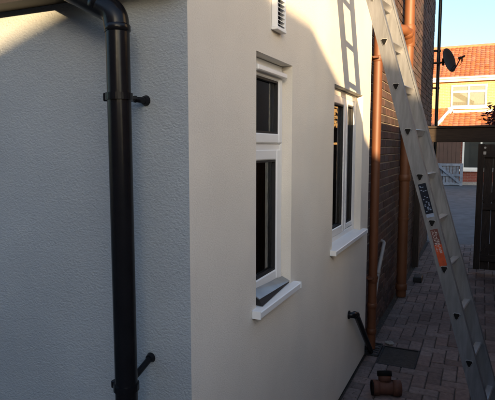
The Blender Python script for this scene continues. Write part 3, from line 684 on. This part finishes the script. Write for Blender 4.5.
b = MB(); b.hexa([(-2.06, YP - .36, 2.50), (-1.96, YP - .36, 2.50), (-1.34, YF - .02, 3.44), (-1.48, YF - .02, 3.44), (-2.06, YP - .36, 2.62), (-1.96, YP - .36, 2.62), (-1.34, YF - .02, 3.58), (-1.48, YF - .02, 3.58)])
b.build('hip_flashing', 'render_white', fh)
b = MB(); b.box(-1.34, 2.6, YF - .12, YF - .012, 3.34, 3.44); b.build('flashing', 'render_white', fh)
b = MB(); b.box(-4.6, 2.8, YP - .30, YP - .245, 2.34, 2.48); b.build('fascia', 'soffit', fh)
gd = MB(); gd.box(-3.4, -.88, YP - .05, YP - .001, .0, 2.12); gd = gd.build('garage_door', 'garage', fh)
for k in range(14):
    b = MB(); x = -3.38 + k * .178; b.box(x, x + .165, YP - .068, YP - .051, .05, 2.08); b.build('panel', 'garage', gd)
far_window(-.80, .75, .70, 2.05, YP, fh, (2, None), False)
b = MB(); b.box(-.86, 2.6, YP - .16, YP - .002, -.03, .12); b.build('doorstep', 'stone', fh)
# weathered pallet leaning against the garage door
pa = thing('wooden_pallet', (-1.28, 24.6, 0), 'weathered blue grey wooden frame with cross brace standing against the garage door', 'pallet')
px0, px1, yp = -1.82, -.72, 24.6
for (x0, x1, z0, z1) in ((px0, px0 + .12, 0, .98), (px1 - .12, px1, 0, .98)):
    b = MB(); b.bbox(x0, x1, yp, yp + .06, z0 - .01, z1, .006); b.build('stile', 'bluewood', pa)
for z in (.01, .40, .86):
    b = MB(); b.bbox(px0 + .121, px1 - .121, yp + .005, yp + .05, z, z + .11, .006); b.build('rail', 'bluewood', pa)
b = MB(); b.beam((px0 + .1, yp - .012, .86), (px1 - .1, yp - .012, .12), .022, .11, (0, 0, 1)); b.build('brace', 'bluewood', pa)
for k in range(6):
    b = MB(); x = px0 + .13 + k * .14; b.bbox(x, x + .115, yp + .062, yp + .082, .0, .97, .004); b.build('slat', 'bluewood', pa)

# dark red shrub above the gate
def shrub(c, r, n, name, label):
    t = thing(name, (c[0], c[1], 0), label, 'shrub'); rd = random.Random(5)
    b = MB(); L = MB()
    for k in range(16):
        d = Vector((rd.uniform(-1, 1), rd.uniform(-1, 1), rd.uniform(.2, 1.2))).normalized(); e = Vector(c) + d * r * rd.uniform(.6, 1.1)
        m_ = Vector((c[0], c[1], c[2] - r * .9)); b.tube([m_, (m_ + e) / 2 + Vector((0, 0, .05)), e], [.012, .008, .003], 6)
        for q in range(n // 16):
            p = m_.lerp(e, rd.uniform(.45, 1.12)) + Vector((rd.gauss(0, .07), rd.gauss(0, .07), rd.gauss(0, .05)))
            u = Vector((rd.gauss(0, 1), rd.gauss(0, 1), rd.gauss(0, .5))).normalized(); w_ = u.cross(Vector((rd.gauss(0, 1), rd.gauss(0, 1), 1))).normalized(); s = rd.uniform(.03, .06)
            L.add([p - u * s, p + w_ * s * .35, p + u * s, p - w_ * s * .35], [(0, 1, 2, 3)])
    b.tube([(c[0] + .03, c[1], -.03), (c[0], c[1], .9), (c[0], c[1], c[2] - r * .85)], [.03, .022, .015], 8)
    b.build('stem', 'bark', t); L.build('foliage', 'leaf', t, kind='stuff')
shrub((.36, 9.4, 2.05), .40, 900, 'red_shrub', 'dark red leaved shrub rising above the gate at the right edge')

# ------------------------------------------------------------------ neighbouring buildings on the sunny side (outside the frame; they shade the passage, some added only for that)
def zr_ridge(x): return 2.56 + KZ * x
xr, wv = 3.2, 2.2; zrg = zr_ridge(xr); ye = 1.05 - KX * xr; zev = zrg - .79 * wv; ys_ = -13.0
na = thing('neighbour_outbuilding', (xr, -8, 0), 'low hipped roof outbuilding on the right behind the fence', 'building')
b = MB(); b.box(xr - wv + .15, xr + wv - .15, ys_, ye + wv - .15, -.04, zev + .05); b.build('wall', 'orange_brick', na)
b = MB(); b.add([(xr - wv, ys_, zev), (xr - wv, ye + wv, zev), (xr + wv, ye + wv, zev), (xr + wv, ys_, zev), (xr, ye, zrg), (xr, ys_, zrg)], [(0, 1, 4, 5), (1, 2, 4), (2, 3, 5, 4), (3, 0, 5), (0, 3, 2, 1)]); b.build('roof', 'slate', na)
xb_ = 1.6; yb_ = 6.45 - KX * xb_
nb = thing('neighbour_house', (4, 7, 0), 'buff rendered neighbouring house on the right of the passage', 'house')
b = MB(); b.box(xb_, 6.4, yb_, 10.4, -.04, 5.1); b.build('wall', 'buff_render', nb)  # wall colour made pale to bounce light into the passage
b = MB(); b.prism([(xb_ - .02, 0, 5.05), (4.0, 0, 6.6), (6.6, 0, 5.05), (6.6, 0, 4.99), (xb_ - .02, 0, 4.99)], (0, yb_ - .02, 0), (0, 10.5, 0)); b.build('roof', 'slate', nb)
nr_ = thing('rear_house', (-3.5, -8, 0), 'brown brick house standing behind the viewer', 'house')  # unseen house, added to block the sky behind the viewer
b = MB(); b.box(-9, 1.4, -12, -5, -.04, 4.6); b.build('wall', 'orange_brick', nr_)
b = MB(); b.prism([(0, -12.2, 4.55), (0, -8.5, 6.4), (0, -4.8, 4.55)], (-9.2, 0, 0), (1.5, 0, 0)); b.build('roof', 'slate', nr_)
sh = thing('garden_shed', (1.7, 2.3, 0), 'brown timber shed beyond the fence on the right', 'shed')  # made-up shed, sized to keep the sun off the bricks
b = MB(); b.box(1.02, 2.35, 1.30, 3.25, -.04, 2.42); b.build('body', 'fence_wood', sh)
b = MB(); b.box(.95, 2.42, 1.23, 3.32, 2.421, 2.50); b.build('roof', 'slate', sh)
for k in range(12):
    b = MB(); b.box(1.00, 1.019, 1.31, 3.24, .05 + k * .195, .235 + k * .195); b.build('board', 'fence_wood', sh)
nd = thing('terrace_house', (12.5, 3, 0), 'two storey house across the gardens on the far right', 'house')  # unseen house, added to cast shade on the lower storey opposite
b = MB(); b.box(10, 15, -5, 6, -.04, 5.0); b.build('wall', 'orange_brick', nd)
b = MB(); b.prism([(9.8, 0, 5.0), (12.5, 0, 6.75), (15.2, 0, 5.0)], (0, -5.2, 0), (0, 6.2, 0)); b.build('roof', 'slate', nd)
